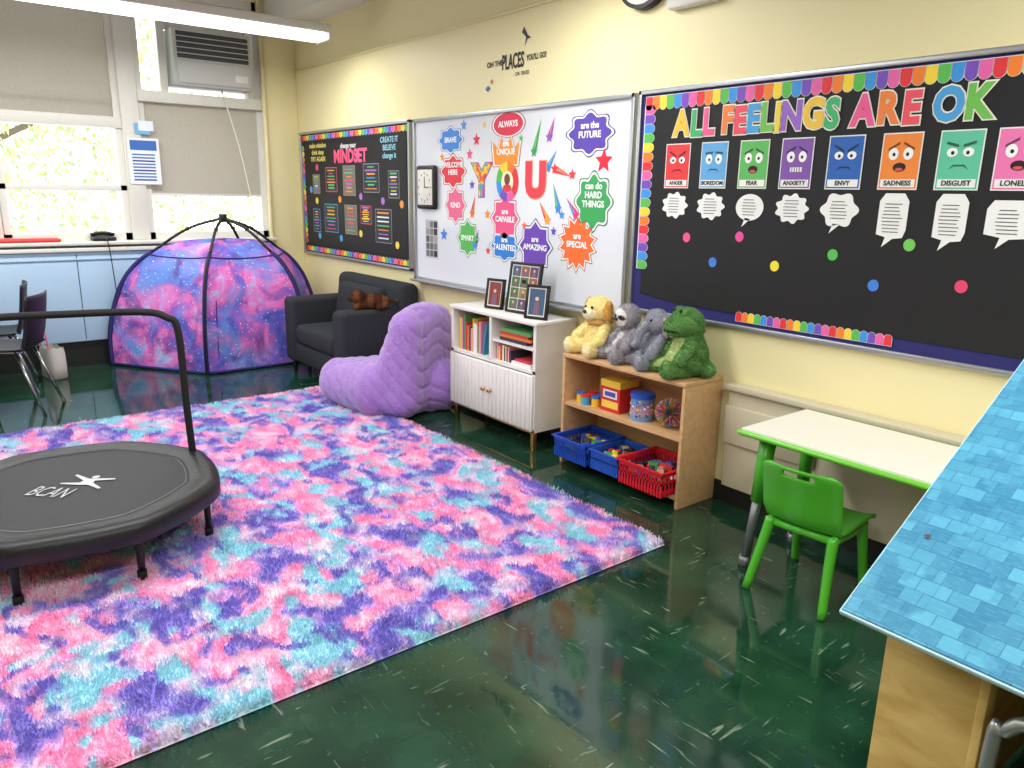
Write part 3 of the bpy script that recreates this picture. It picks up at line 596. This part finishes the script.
while x<3.74:
    w=.01+.014*rng.random();A.box(x,x+w-.001,-.30,-.14,.496,.496+.07+.035*rng.random(),cb[int(rng.integers(9))]);x+=w
A.box(3.76,3.94,-.31,-.14,.496,.515,(235,235,235));A.box(3.78,3.92,-.30,-.15,.516,.53,(210,60,80))
A.make('picture_books',M['attr'],None)
def pframe(loc,w,h,rz,nx,ny):
    o=E('photo_frame',loc,(0,0,rz))
    t=.016;R=(-.16,0,0);g=bpy.data.objects.new('panel',None);link(g,o);g.rotation_euler=R
    bb('back',-w/2,w/2,-.006,.006,0,h,M['black'],g);bb('mat_board',-w/2+t,w/2-t,-.009,-.005,t,h-t,M['white'],g)
    for a in ((-w/2,-w/2+t,0,h),(w/2-t,w/2,0,h),(-w/2,w/2,0,t),(-w/2,w/2,h-t,h)): bb('rail',a[0],a[1],-.016,.002,a[2],a[3],M['black'],g,.002)
    A=Acc();iw=(w-2*t-.012)/nx;ih=(h-2*t-.012)/ny
    for i in range(nx):
        for j in range(ny):
            cc=cb[int(rng.integers(9))];a=-w/2+t+.006+i*iw;b=t+.006+j*ih
            A.poly([(a+.002,-.0095,b+.002),(a+iw-.002,-.0095,b+.002),(a+iw-.002,-.0095,b+ih-.002),(a+.002,-.0095,b+ih-.002)],tuple(int(v*.5+30) for v in cc))
            A.poly([(a+iw*.3,-.0100,b+.003),(a+iw*.7,-.0100,b+.003),(a+iw*.65,-.0100,b+ih*.5),(a+iw*.35,-.0100,b+ih*.5)],(120,90,110))
            A.poly([(a+iw*(.5+.12*math.cos(t_)),-.0102,b+ih*.62+iw*.12*math.sin(t_)) for t_ in [q*math.pi/5 for q in range(10)]],(220,178,150))
    A.make('photos',M['attr'],g)
    box('easel',(0,.045,h*.33),(.03,.006,h*.68),M['black'],o,0,(.28,0,0))
pframe((3.46,-.22,.786),.14,.19,.25,1,1);pframe((3.71,-.20,.786),.26,.31,.12,3,4);pframe((3.92,-.26,.786),.15,.20,.35,1,1)
# ------------------------------------------------------------------ maple shelf
o=E('wooden_bookshelf');c=M['shelf'];x0,x1,y0,y1=4.21,5.075,-.30,-.014
bb('side_l',x0,x0+.02,y0,y1,0,.62,c,o,.003);bb('side_r',x1-.02,x1,y0,y1,0,.62,c,o,.003);bb('top',x0,x1,y0-.003,y1,.62,.642,c,o,.003)
bb('shelf_mid',x0+.02,x1-.02,y0+.01,y1,.345,.365,c,o);bb('shelf_low',x0+.02,x1-.02,y0+.005,y1,.045,.065,c,o);bb('back',x0+.02,x1-.02,y1-.008,y1,.045,.62,c,o)
def basket(name,x0,x1,y0,y1,z0,h,col,rz=0):
    o=E(name,((x0+x1)/2,(y0+y1)/2,z0),(0,0,rz));A=Acc();w=(x1-x0)/2;d=(y1-y0)/2;t=.004
    A.box(-w*.93,w*.93,-d*.93,d*.93,0,.005,col)
    for zz,hh in ((0,.03),(h*.5,.012),(h-.026,.026)):
        q=.93+.07*zz/h
        for a in ((-w*q,w*q,-d*q,-d*q+t),(-w*q,w*q,d*q-t,d*q),(-w*q,-w*q+t,-d*q,d*q),(w*q-t,w*q,-d*q,d*q)): A.box(*a,zz,zz+hh,col)
    for sx in range(15):
        x=-w*.93+2*w*.93*sx/14
        for y in (-d*.965,d*.965-t): A.box(x-.0045,x+.0045,y,y+t,0,h-.01,col)
    for sx in range(11):
        y=-d*.93+2*d*.93*sx/10
        for x in (-w*.965,w*.965-t): A.box(x,x+t,y-.0045,y+.0045,0,h-.01,col)
    A.box(-w-.008,w+.008,-d-.008,-d+.004,h-.006,h+.002,col);A.box(-w-.008,w+.008,d-.004,d+.008,h-.006,h+.002,col);A.box(-w-.008,-w+.004,-d,d,h-.006,h+.002,col);A.box(w-.004,w+.008,-d,d,h-.006,h+.002,col)
    A.make('lattice',M['attrg'],o)
    T=Acc();cc=[(230,200,60),(60,90,190),(225,70,60),(240,240,240),(80,160,90),(40,40,45),(200,140,120),(60,60,70)]
    for k in range(26):
        x=(rng.random()-.5)*w*1.4;y=(rng.random()-.5)*d*1.3;s=.012+.016*rng.random();z=h*.5+.03*rng.random()
        if k%5==0: T.ball((x,y,z),(s,s,s),cc[int(rng.integers(8))],6)
        else: T.box(x-s*1.4,x+s*1.4,y-s*.7,y+s*.7,z-.02,z+.012,cc[int(rng.integers(8))],rng.random()*3,.5*rng.random())
    T.box(-w*.85,w*.85,-d*.85,d*.85,.006,h*.42,(40,42,60))
    T.make('toys',M['attrg'],o)
basket('storage_basket',4.24,4.50,-.38,-.08,.0665,.12,(35,80,190));basket('storage_basket',4.515,4.72,-.36,-.09,.0665,.11,(45,95,205));basket('storage_basket',4.745,5.04,-.385,-.09,.0665,.13,(215,35,50))
z=.3655
A=Acc();A.box(4.46,4.60,-.24,-.10,z,z+.17,(205,45,42));A.box(4.4585,4.6015,-.2415,-.0985,z+.135,z+.172,(235,190,60))
A.poly([(4.47,-.2415,z+.02),(4.59,-.2415,z+.02),(4.59,-.2415,z+.06),(4.47,-.2415,z+.06)],(240,205,80));A.poly([(4.478,-.242,z+.075),(4.582,-.242,z+.075),(4.582,-.242,z+.12),(4.478,-.242,z+.12)],(235,225,215));A.poly([(4.49,-.2425,z+.085),(4.57,-.2425,z+.085),(4.57,-.2425,z+.11),(4.49,-.2425,z+.11)],(60,90,190));A.make('modelling_dough_box',M['attrg'])
A=Acc();A.cyl((4.725,-.20,z),.060,.12,(110,150,205),24);A.cyl((4.725,-.20,z+.03),.0605,.05,(180,150,190),24);A.cyl((4.725,-.20,z+.12),.065,.024,(40,90,190),24)
for k in range(60):
    t=rng.random()*6.28;zz=z+.02+.09*rng.random();A.ball((4.725+.058*math.cos(t),-.20+.058*math.sin(t),zz),(.007,.007,.007),cb[k%9],4)
A.make('bead_jar',M['attrg'])
for k,(x,y,cc) in enumerate(((4.285,-.22,(240,200,50)),(4.345,-.24,(70,160,210)),(4.405,-.22,(240,190,50)),(4.32,-.16,(230,90,60)),(4.38,-.15,(240,205,60)))):
    A=Acc();A.cyl((x,y,z),.025,.045,cc,18);A.cyl((x,y,z+.045),.027,.012,(225,60,60) if k%2 else (60,120,200),18);A.make('dough_tub',M['attrg'])
A=Acc();cc=[(225,60,70),(60,170,90),(240,210,60),(60,110,210),(235,120,180)]
for k in range(900):
    v=Vector(rng.normal(size=3)).normalized();p=Vector((4.90,-.19,z+.074));u=v.orthogonal().normalized()*.0045;w=v.cross(u)
    A.mesh([p+v*.02+u,p+v*.02-u*.5+w,p+v*.02-u*.5-w,p+v*.074+u*.4,p+v*.074-u*.4],[(0,1,4,3),(1,2,4),(2,0,3,4)],cc[int(rng.integers(5))])
A.make('spiky_ball',M['attrg'])
# ------------------------------------------------------------------ plush toys
def fuzz(me,name,colf,par,N=9000,L=.009,w=.0016):
    n=len(me.vertices);co=np.zeros(n*3);me.vertices.foreach_get('co',co);co=co.reshape(-1,3);me.calc_loop_triangles()
    t=np.zeros(len(me.loop_triangles)*3,dtype=np.int32);me.loop_triangles.foreach_get('vertices',t);t=t.reshape(-1,3)
    a,b,c=co[t[:,0]],co[t[:,1]],co[t[:,2]];cr=np.cross(b-a,c-a);ar=np.linalg.norm(cr,axis=1);nm=cr/np.maximum(ar,1e-12)[:,None]
    k=rng.choice(len(t),N,p=ar/ar.sum());u=rng.random((N,1));v=rng.random((N,1));f=(u+v)>1;u=np.where(f,1-u,u);v=np.where(f,1-v,v)
    p=a[k]+u*(b[k]-a[k])+v*(c[k]-a[k]);d=nm[k]+rng.normal(0,.45,(N,3));d/=np.linalg.norm(d,axis=1)[:,None];s=np.cross(d,rng.normal(size=(N,3)));s/=np.linalg.norm(s,axis=1)[:,None]
    V=np.concatenate([co,p-s*w,p+s*w,p+d*L*(.6+.6*rng.random((N,1)))])
    V[:,2]=np.maximum(V[:,2],.0015)
    Fq=[tuple(q.vertices) for q in me.polygons]+[(n+i,n+N+i,n+2*N+i) for i in range(N)]
    m2=bpy.data.meshes.new(name);m2.from_pydata(V.tolist(),[],Fq)
    cols=np.array([lin(colf(x)) for x in V]);jit=np.ones(len(V));jit[n:]=np.tile(.9+.3*rng.random(N),3);cols[:,:3]=np.clip(cols[:,:3]*jit[:,None],0,1)
    at=m2.color_attributes.new('Col','FLOAT_COLOR','POINT');at.data.foreach_set('color',cols.astype(np.float32).ravel());m2.materials.append(M['fur'])
    for q in m2.polygons:q.use_smooth=True
    return link(bpy.data.objects.new(name,m2),par)
def sitting(s=1,fat=1):
    B=[((0,.0,.095),(.078*fat,.068*fat,.095)),((0,-.012,.07),(.086*fat,.072*fat,.07))]
    for k in (-1,1):
        B+=chain((k*.045,-.03,.042),(k*.082,-.125,.040),.040,.036);B+=[((k*.088,-.138,.047),(.032,.022,.042))]
        B+=chain((k*.062,-.01,.155),(k*.098,-.08,.09),.029,.028)
    return B
def eyes(par,P,r=.007):
    for i,p in enumerate(P):
        A=Acc();A.ball(p,(r,r,r),(8,8,8));A.make('eye_%d'%i,M['eye'],par,True)
def nose(par,p,r,c=(30,22,22)):
    A=Acc();A.ball(p,r,c);A.make('nose',M['attrg'],par,True)
def bear(loc,rz=0,sc=1):
    o=E('plush_puppy',loc,(0,0,rz));o.scale=(sc,)*3
    B=sitting()+[((0,-.015,.238),(.080,.068,.068)),((0,-.072,.222),(.042,.034,.032))]
    for k in (-1,1): B+=[((k*.080,-.016,.250),(.022,.026,.044)),((k*.090,-.026,.218),(.020,.024,.034))]
    def cf(p):
        if abs(p[0])>.077 and p[2]>.19 : return (214,168,92)
        if p[1]<-.075 and abs(p[2]-.222)<.03 and abs(p[0])<.045: return (255,246,215)
        if p[2]<.09 and p[1]<-.15: return (252,240,200)
        return (252,232,168)
    fuzz(blob(B),'body',cf,o,16000);eyes(o,[(-.028,-.082,.256),(.028,-.082,.256)]);nose(o,(0,-.109,.234),(.014,.009,.010),(60,40,36))
    tube('scarf',[(.062*math.cos(t),.057*math.sin(t)-.01,.178) for t in [k*math.pi/8 for k in range(17)]],.013,mat('bow_ribbon',(205,160,90),.7),o)
def sloth(loc,rz=0):
    o=E('plush_sloth',loc,(0,0,rz));B=sitting()+[((0,-.02,.238),(.074,.064,.066))]+chain((.075,-.02,.15),(.03,-.09,.10),.026,.024)
    def cf(p):
        x,y,z=p
        if y<-.05 and ((x/.058)**2+((z-.235)/.048)**2)<1:
            for k in(-1,1):
                if (((x-k*.030)*.8+(z-.238)*.35*k)/.019)**2+((z-.236)/.013)**2<1: return (84,74,74)
            return (245,243,238)
        if y<-.05 and abs(x)<.045 and .04<z<.16: return (224,222,222)
        return (172,168,174)
    fuzz(blob(B),'body',cf,o,16000);eyes(o,[(-.028,-.079,.242),(.028,-.079,.242)]);nose(o,(0,-.088,.225),(.013,.008,.009))
def elephant(loc,rz=0):
    o=E('plush_elephant',loc,(0,0,rz));B=sitting()+[((0,-.015,.235),(.066,.062,.064))]
    P=smoothpts([(0,-.065,.225),(0,-.10,.19),(0,-.115,.15),(.005,-.135,.125)],4);B+=[(p,.025-.008*i/len(P)) for i,p in enumerate(P)]
    for k in (-1,1): B+=[((k*.088,.0,.235),(.048,.013,.054)),((k*.098,-.004,.21),(.034,.013,.038))]
    def cf(p):
        if abs(p[0])>.068 and .19<p[2]<.27 and p[1]<-.008: return (210,196,206)
        return (164,166,178)
    fuzz(blob(B),'body',cf,o,16000);eyes(o,[(-.036,-.064,.25),(.036,-.064,.25)])
def dino(loc,rz=0):
    o=E('plush_dinosaur',loc,(0,0,rz));o.scale=(1.1,)*3
    B=sitting(fat=1.2)+[((0,-.01,.165),(.068,.062,.06)),((0,-.02,.236),(.084,.072,.066)),((0,-.070,.220),(.070,.052,.042))]
    for k in(-1,1): B+=[((k*.036,-.048,.288),(.020,.020,.018))]
    B+=chain((0,.04,.05),(.09,.06,.04),.05,.028)
    for i in range(5): B+=[((0,.052-.006*max(0,i-3),.08+.04*i),(.012,.014,.018))]
    def cf(p):
        x,y,z=p
        if y<-.045 and abs(x)<.052 and .03<z<.178: return (196,212,150)
        if y<-.085 and .200<z<.210: return (50,72,44)
        return (112,158,92) if (math.sin(x*90)+math.sin(z*80+y*60))<1.2 else (92,138,76)
    fuzz(blob(B),'body',cf,o,18000);eyes(o,[(-.036,-.067,.293),(.036,-.067,.293)],.008)
    for k in (-1,1): nose(o,(k*.018,-.121,.236),(.004,.003,.004))
bear((4.345,-.15,.643),-.15,1.04);sloth((4.56,-.14,.643),-.35);elephant((4.755,-.14,.643),-.45);dino((4.96,-.15,.643),-.5)
def pup(loc,rz):
    o=E('plush_dog',loc,(0,0,rz));o.scale=(1.05,)*3
    B=[((0,0,.05),(.11,.06,.05)),((-.11,-.01,.085),(.05,.045,.045)),((-.155,-.015,.072),(.03,.024,.02)),((-.10,-.05,.075),(.016,.01,.034)),((-.10,.035,.075),(.016,.01,.034))]
    B+=chain((-.06,-.04,.03),(-.13,-.07,.02),.024,.018)+chain((.07,-.04,.03),(.03,-.09,.02),.026,.018)+chain((.1,0,.05),(.17,.02,.05),.015,.009)+chain((-.06,.04,.03),(-.13,.06,.02),.024,.018)
    fuzz(blob(B),'body',lambda p:(90,56,38) if math.sin(p[0]*60)>-.2 else (130,86,56),o,9000);eyes(o,[(-.15,-.035,.10),(-.15,.015,.10)],.006);nose(o,(-.187,-.015,.078),(.008,.01,.007))
pup((2.13,-.36,.632),1.1)
# ------------------------------------------------------------------ kids table
o=E('kids_table')
bb('top',5.58,6.62,-.575,-.105,.595,.607,M['ttop'],o,.0);bb('edge_band',5.565,6.635,-.59,-.09,.578,.6,M['tgreen'],o,.011,4)
bb('apron',5.66,6.54,-.50,-.18,.55,.58,M['green'],o)
for k,(x,y,sx,sy) in enumerate(((5.66,-.50,-1,-1),(6.54,-.50,1,-1),(5.66,-.18,-1,1),(6.54,-.18,1,1))):
    fx,fy=x+sx*.04,y+sy*.02
    tube('leg_%d'%k,[(x,y,.58),(x+(fx-x)*.5,y+(fy-y)*.5,.30)],.034,M['green'],o,r2=.026,n=12)
    tube('leg_insert_%d'%k,[(x+(fx-x)*.45,y+(fy-y)*.45,.32),(fx,fy,.03)],.019,M['gray'],o,n=12);tube('foot_%d'%k,[(fx,fy,.05),(fx,fy,0)],.027,M['gray'],o,n=12)
# ------------------------------------------------------------------ green chair
def kchair():
    o=E('kids_chair',(5.87,-.44,0),(0,0,math.radians(4)));g=M['green']
    path=smoothpts([(0,.175,.275),(0,.15,.295),(0,.05,.298),(0,-.08,.292),(0,-.14,.30),(0,-.168,.34),(0,-.185,.42),(0,-.205,.50),(0,-.215,.535)],4)
    K=20;V=[];n=len(path)
    for j,p in enumerate(path):
        s=j/(n-1);w=.155
        if s<.1: w=.145+.1*s
        if s>.9: w=.155-.035*((s-.9)/.1)**2
        if .45<s<.6: w=.150
        for k in range(K+1):
            u=-1+2*k/K
            lift=.014*abs(u)**4 if s<.5 else 0
            curve=.028*u*u if s>.55 else .028*u*u*max(0,(s-.4)/.15)
            V.append((u*w,p.y+curve,p.z+lift))
    Fq=[]
    for j in range(n-1):
        s=(j+.5)/(n-1)
        for k in range(K):
            u=-1+2*(k+.5)/K
            if .86<s<.94 and abs(u)<.42: continue
            Fq.append((j*(K+1)+k,j*(K+1)+k+1,(j+1)*(K+1)+k+1,(j+1)*(K+1)+k))
    me=bpy.data.meshes.new('shell');me.from_pydata(V,[],Fq);me.materials.append(g)
    for p in me.polygons:p.use_smooth=True
    ob=link(bpy.data.objects.new('shell',me),o);md=ob.modifiers.new('s','SOLIDIFY');md.thickness=.012;md.offset=0;md=ob.modifiers.new('b','BEVEL');md.width=.003;md.segments=2
    for k in (-1,1):
        tube('leg_rear_%d'%(k+1),[(k*.125,-.13,.285),(k*.135,-.165,.18),(k*.155,-.22,.0)],.022,g,o,4,r2=.016)
        tube('leg_front_%d'%(k+1),[(k*.125,.11,.285),(k*.135,.13,.15),(k*.145,.155,.0)],.022,g,o,4,r2=.016)
        tube('side_rail_%d'%(k+1),[(k*.128,-.14,.277),(k*.13,0,.272),(k*.128,.12,.277)],.018,g,o,4)
    tube('front_rail',[(-.125,.115,.272),(.125,.115,.272)],.016,g,o);tube('rear_rail',[(-.125,-.13,.272),(.125,-.13,.272)],.016,g,o)
kchair()
# ------------------------------------------------------------------ playhouse
def house():
    o=E('toy_playhouse');ex,ey,ez=6.69,-1.88,.80;ry,rz=-1.13,1.203;L=1.5
    def slab(name,a,b,m):
        (y0,z0),(y1,z1)=a,b;d=math.hypot(y1-y0,z1-z0);an=math.atan2(z1-z0,y1-y0)
        q=box(name,(ex+L/2,(y0+y1)/2,(z0+z1)/2-.008),(L,d,.014),m,o,.002,(an,0,0))
        box(name+'_board',(ex+L/2,(y0+y1)/2,(z0+z1)/2-.010),(L+.006,d+.006,.011),M['rim'],o,.002,(an,0,0));return q
    slab('roof_front',(ey,ez),(ry,rz),M['roof']);slab('roof_rear',(ry+.004,rz),(ry*2-ey,ez),M['roof'])
    wy0,wy1=-1.76,-.50
    def zr(y): return ez-.02+(rz-ez)*(1-abs(y-ry)/(ry-ey))
    V=[(0,wy0,.02),(0,wy1,.02),(0,wy1,zr(wy1)-.01),(0,ry,rz-.035),(0,wy0,zr(wy0)-.01)]
    me=bpy.data.meshes.new('gable_wall');t=.016
    P=[(ex+.04,y,z) for _,y,z in V]+[(ex+.04+t,y,z) for _,y,z in V];me.from_pydata(P,[],[(4,3,2,1,0),(5,6,7,8,9)]+[(i,(i+1)%5,5+(i+1)%5,5+i) for i in range(5)]);me.materials.append(M['pine']);link(bpy.data.objects.new('gable_wall',me),o)
    bb('front_panel_l',ex+.04,ex+.205,wy0-.016,wy0,.0,zr(wy0)-.01,M['pine'],o,.002);bb('front_panel_r',ex+.95,ex+1.35,wy0-.016,wy0,0,zr(wy0)-.01,M['pine'],o,.002)
    bb('front_trim',ex+.20,ex+.215,wy0-.018,wy0+.02,.0,zr(wy0)-.01,M['pine'],o,.002)
    bb('front_sill',ex+.215,ex+.95,wy0-.016,wy0,0,.35,M['pine'],o,.002)
    bb('inner_wall',ex+1.30,ex+1.35,wy0,wy1,.0,.78,M['pine'],o);bb('rear_wall',ex+.06,ex+1.35,wy1,wy1+.016,0,zr(wy1)-.01,M['pine'],o)
    tube('brace',[(ex+.235,wy0-.03,.0),(ex+.235,wy0-.03,.60),(ex+.25,wy0-.03,.66),(ex+.32,wy0-.03,.70),(ex+.62,wy0-.03,.70)],.012,M['alu'],o,4)
    for k,s in enumerate((.25,.8)):
        y=ey+(ry-ey)*s;z=ez+(rz-ez)*s;tube('screw_%d'%k,[(ex+.05,y,z-.002),(ex+.05,y-.002,z+.003)],.0055,M['chrome'],o)
house()
# ------------------------------------------------------------------ far-left school chairs & table
def schair(loc,rz):
    o=E('school_chair',loc,(0,0,math.radians(rz)))
    path=smoothpts([(0,-.20,.44),(0,-.17,.455),(0,0,.445),(0,.15,.45),(0,.19,.50),(0,.215,.62),(0,.24,.80)],4);K=10;n=len(path)
    V=[((-1+2*k/K)*(.20 if j/(n-1)<.55 else .19),p.y-.03*(-1+2*k/K)**2*(j>n*.55),p.z+.015*abs(-1+2*k/K)**3*(j<n*.5)) for j,p in enumerate(path) for k in range(K+1)]
    Fq=[(j*(K+1)+k,j*(K+1)+k+1,(j+1)*(K+1)+k+1,(j+1)*(K+1)+k) for j in range(n-1) for k in range(K)]
    me=bpy.data.meshes.new('shell');me.from_pydata(V,[],Fq);me.materials.append(M['black'])
    for p in me.polygons:p.use_smooth=True
    ob=link(bpy.data.objects.new('shell',me),o);md=ob.modifiers.new('s','SOLIDIFY');md.thickness=.012
    for k in(-1,1):
        tube('leg_f%d'%(k+1),[(k*.15,-.12,.435),(k*.19,-.22,.0)],.011,M['chrome'],o);tube('leg_r%d'%(k+1),[(k*.15,.10,.435),(k*.19,.24,.0)],.011,M['chrome'],o);tube('rail%d'%(k+1),[(k*.15,-.14,.432),(k*.15,.14,.432)],.01,M['chrome'],o)
    tube('cross_bar',[(-.17,-.17,.2),(.17,-.17,.2)],.008,M['chrome'],o)
schair((1.28,-2.66,0),-25);schair((.62,-2.68,0),-8)
o=E('activity_table');bb('top',.30,1.7,-4.1,-2.98,.70,.73,M['ttop'],o,.01);bb('edge',.29,1.71,-4.11,-2.97,.695,.715,M['gray'],o,.005)
for k,(x,y) in enumerate(((.4,-3.1),(1.6,-3.1),(.4,-4.0),(1.6,-4.0))): tube('leg_%d'%k,[(x,y,.70),(x,y,0)],.018,M['chrome'],o)
o=E('tote_bag',(.36,-2.30,0),(0,0,.2))
A=Acc();P=[];nb=24
for z,s in ((0,.9),(.01,1),(.1,1.05),(.2,1.0),(.25,.9)):
    for k in range(nb):
        t=2*math.pi*k/nb;cx_=abs(math.cos(t))**.5*math.copysign(1,math.cos(t));sy_=abs(math.sin(t))**.5*math.copysign(1,math.sin(t));P.append((.13*s*cx_+.006*math.sin(k*5+z*30),.065*s*sy_,z+.01*math.sin(k*2)*(z>.2)))
A.mesh(P,[(j*nb+k,j*nb+(k+1)%nb,(j+1)*nb+(k+1)%nb,(j+1)*nb+k) for j in range(4) for k in range(nb)]+[tuple(range(nb))[::-1]],(205,200,195));A.make('bag',M['attr'],o,True)
tube('handle',[(-.08,-.05,.24),(-.05,-.05,.36),(.05,-.05,.36),(.08,-.05,.24)],.006,tm((220,90,120)),o,5)
for k,(x,y,c) in enumerate(((.55,-3.04,(80,130,200)),(.72,-3.08,(230,230,235)))):
    o=E('water_bottle',(x,y,.73));A=Acc();A.cyl((0,0,0),.032,.17,(205,220,228));A.cyl((0,0,.17),.018,.03,(230,230,235));A.cyl((0,0,.05),.0325,.06,c);A.make('bottle',M['attrg'],o)
# ------------------------------------------------------------------ camera, world
f=753.9;a=math.radians(38.536);pt=math.radians(14.207);r=math.radians(1.015)
Fv=Vector((-math.cos(a)*math.cos(pt),math.sin(a)*math.cos(pt),-math.sin(pt)));R0=Vector((math.sin(a),math.cos(a),0));U0=R0.cross(Fv)
R=math.cos(r)*R0+math.sin(r)*U0;U=-math.sin(r)*R0+math.cos(r)*U0
cd=bpy.data.cameras.new('camera');cd.sensor_width=36;cd.lens=f/1024*36;cd.clip_start=.05;co=bpy.data.objects.new('camera',cd);link(co)
mw=Matrix.Identity(4)
for i in range(3): mw[i][0]=R[i];mw[i][1]=U[i];mw[i][2]=-Fv[i]
mw[0][3],mw[1][3],mw[2][3]=7.26,-3.09,1.5
co.matrix_world=mw;S.camera=co
w=bpy.data.worlds.new('sky');S.world=w;w.use_nodes=True;bg=w.node_tree.nodes['Background'];bg.inputs[0].default_value=(.92,.96,1,1);bg.inputs[1].default_value=3.9
S.view_settings.view_transform='Standard';S.view_settings.look='None';S.view_settings.exposure=0
